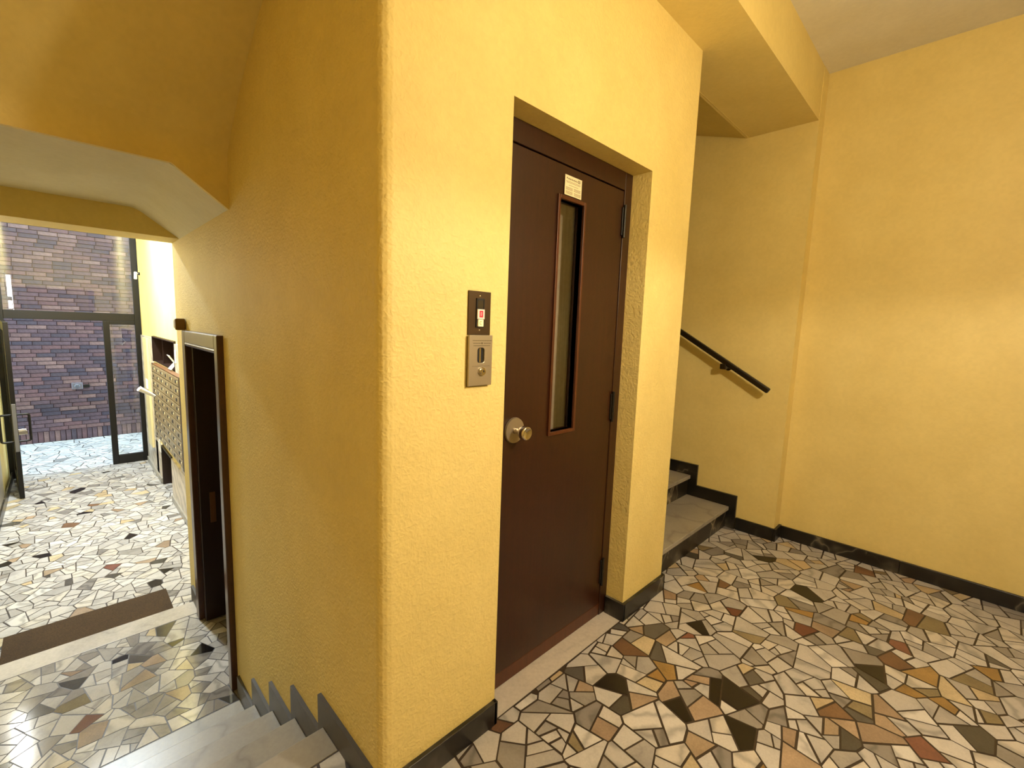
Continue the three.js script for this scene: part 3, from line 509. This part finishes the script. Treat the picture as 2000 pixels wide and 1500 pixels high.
// ---------------------------------------------------------------- courtyard brick wall
{
  const w = structGroup('wall_courtyard', 'long dark purple brown brick wall across the courtyard');
  const BZ = -11.62, bh = 0.071, bl = 0.245, j = 0.010, bot = -0.86;
  part(mesh('mortar', bx(-3.0, 3.5, -1.1, 7.4, BZ - 0.3, BZ - 0.008), std(0x4a3236, { map: tStone, roughness: 0.9 }), w), 'dark mortar');
  const cols = [0x614a50, 0x6a4c4e, 0x58444c, 0x4d4049, 0x735654, 0x5e474c, 0x80635f, 0x473c48].map((c) => std(c, { map: tBrick, roughness: 0.85 }));
  const geo = []; const add = (g, x, y, m) => geo.push({ g, x, y, m });
  const full = bx(-bl / 2 + j / 2, bl / 2 - j / 2, -bh / 2 + j / 2, bh / 2 - j / 2, -0.03, 0, 0.003), sold = bx(-0.031, 0.031, -0.095, 0.095, -0.03, 0.004, 0.003);
  for (let x = -2.95; x < 3.45; x += 0.072) add(sold, x, bot + 0.1, cols[Math.floor(rnd() * 8)]);
  for (let r = 0; r < 113; r++) { const y = bot + 0.2 + (r + 0.5) * bh, off = bl * rr(0, 1); for (let x = -2.9 + off; x < 3.3; x += bl) add(full, x, y, cols[Math.floor(Math.pow(rnd(), 1.15) * 8)]); }
  const order = geo.map((e) => { proj.set(e.x, e.y, BZ).project(camera); return { e, v: e.x > -0.95 && e.x < 1.25 && e.y < 3.1 ? (e.y < 1.6 ? 2 : 1) : 0, d: Math.abs(e.x - 0.15) }; }).sort((a, b) => b.v - a.v || a.d - b.d);
  const rest = [];
  order.forEach(({ e }, i) => { if (i < 300) { const o = mesh(i ? 'brick_' + String(i).padStart(3, '0') : 'brick', e.g, e.m, w); o.position.set(e.x, e.y, BZ + rr(-0.002, 0.003)); } else { const g = e.g.clone().translate(e.x, e.y, BZ), n = g.attributes.position.count, c = new Float32Array(n * 3); for (let k = 0; k < n; k++) c.set(e.m.color.toArray(), k * 3); g.setAttribute('color', new THREE.BufferAttribute(c, 3)); rest.push(g); } });
  const o = mesh('far_bricks', mergeGeometries(rest), new THREE.MeshStandardMaterial({ vertexColors: true, map: tBrick, roughness: 0.85 }), w); o.userData.kind = 'stuff';
  const p = thing('wall_spotlight', 'small square metal spotlight on the courtyard brick wall', 'spotlight', [0.17, 0.15, BZ]);
  mesh('box', bx(-0.075, 0.075, -0.06, 0.06, 0, 0.06, 0.008), std(0x77727a, { metalness: 0.6, roughness: 0.4 }), p);
  mesh('lens', new THREE.SphereGeometry(0.04, 20, 12).scale(1, 1, 0.4).translate(0, 0, 0.06), std(0x6a6870, { roughness: 0.12, metalness: 0.4 }), p);
  mesh('hood', bx(0.08, 0.17, -0.035, 0.02, 0, 0.05, 0.006), mBlack, p);
}
// ---------------------------------------------------------------- lamps
function lampLight(parent, color, intensity, pos, radius) { const l = new THREE.PointLight(new THREE.Color().setRGB(...color), intensity, 0, 2); l.position.set(...pos); l.castShadow = true; l.shadow.radius = radius; l.shadow.mapSize.set(1024, 1024); parent.add(l); return l; }
{
  const p = thing('wall_lamp', 'warm glowing drum shaped glass wall lamp on the landing wall opposite the lift', 'lamp', [1.44, 2.31, 0.76]);
  mesh('back_plate', bx(-0.06, 0.06, -0.08, 0.08, -0.02, 0, 0.004), mChrome, p);
  mesh('arm', cyl(0.01, 0.01, 0.05, 12).rotateX(Math.PI / 2).translate(0, 0.02, -0.04), mChrome, p);
  const drum = new THREE.LatheGeometry([[0.001, 0.072], [0.08, 0.07], [0.088, 0.062], [0.088, -0.03], [0.084, -0.03], [0.084, 0.058], [0.001, 0.066]].map(([a, b]) => new THREE.Vector2(a, b)), 36).translate(0, 0, -0.14);
  part(mesh('glass_drum', drum, std(0xfff2d8, { emissive: 0xffd79a, emissiveIntensity: 1.5, roughness: 0.3, side: THREE.DoubleSide }), p), 'glowing frosted glass drum open below');
  lampLight(p, LAMP.wallColor, LAMP.wall, [0, 0.02, -0.14], 2.6);
  const sp = new THREE.SpotLight(new THREE.Color().setRGB(...LAMP.wallColor), LAMP.wallDown, 0, rad(82), 0.1, 2); sp.position.set(0, -0.06, -0.14); sp.target.position.set(0, -2, -0.14); sp.castShadow = true; sp.shadow.radius = 2; p.add(sp, sp.target);
}
{
  const p = thing('tube_lamp', 'upright white tube lamp on the left wall of the entrance hall', 'lamp', [-0.62, 1.82, -6.8]);
  mesh('base', bx(0, 0.02, -0.32, 0.32, -0.04, 0.04, 0.004), mPaper, p);
  const glow = std(0xffffff, { emissive: new THREE.Color().setRGB(0.9, 0.95, 1.0), emissiveIntensity: 110 });
  part(mesh('tube', cyl(0.02, 0.02, 0.36, 16).translate(0.045, 0.1, 0), glow, p), 'glowing tube');
  part(mesh('tube', cyl(0.02, 0.02, 0.13, 16).translate(0.045, -0.22, 0), glow, p), 'glowing lower tube');
  const l = new THREE.RectAreaLight(new THREE.Color().setRGB(0.86, 0.94, 1.0), LAMP.tube, 0.06, 0.6); l.position.set(0.075, 0, 0); l.lookAt(new THREE.Vector3(5, 1.82, -6.8)); p.add(l); l.rotation.set(0, -Math.PI / 2, 0);
}
{
  const p = thing('ceiling_lamp', 'round opal ceiling lamp in the entrance hall above the mailboxes', 'lamp', [0.1, 3.35, -6.8]);
  mesh('base', cyl(0.15, 0.15, 0.02, 32).translate(0, -0.01, 0), mPaper, p);
  const g = new THREE.SphereGeometry(0.14, 32, 16, 0, Math.PI * 2, Math.PI / 2, Math.PI / 2).scale(1, 0.6, 1).translate(0, -0.02, 0);
  part(mesh('opal_bowl', g, std(0xfffaf0, { emissive: 0xfff2dc, emissiveIntensity: 3 }), p), 'glowing opal bowl');
  const l = new THREE.RectAreaLight(new THREE.Color().setRGB(0.80, 0.91, 1.0), LAMP.ceiling, 0.26, 0.26); l.position.set(0, -0.12, 0); l.rotation.set(-Math.PI / 2, 0, 0); p.add(l);
}
scene.traverse((o) => { if (o.isMesh) { o.castShadow = true; o.receiveShadow = true; } });
renderer.render(scene, camera);
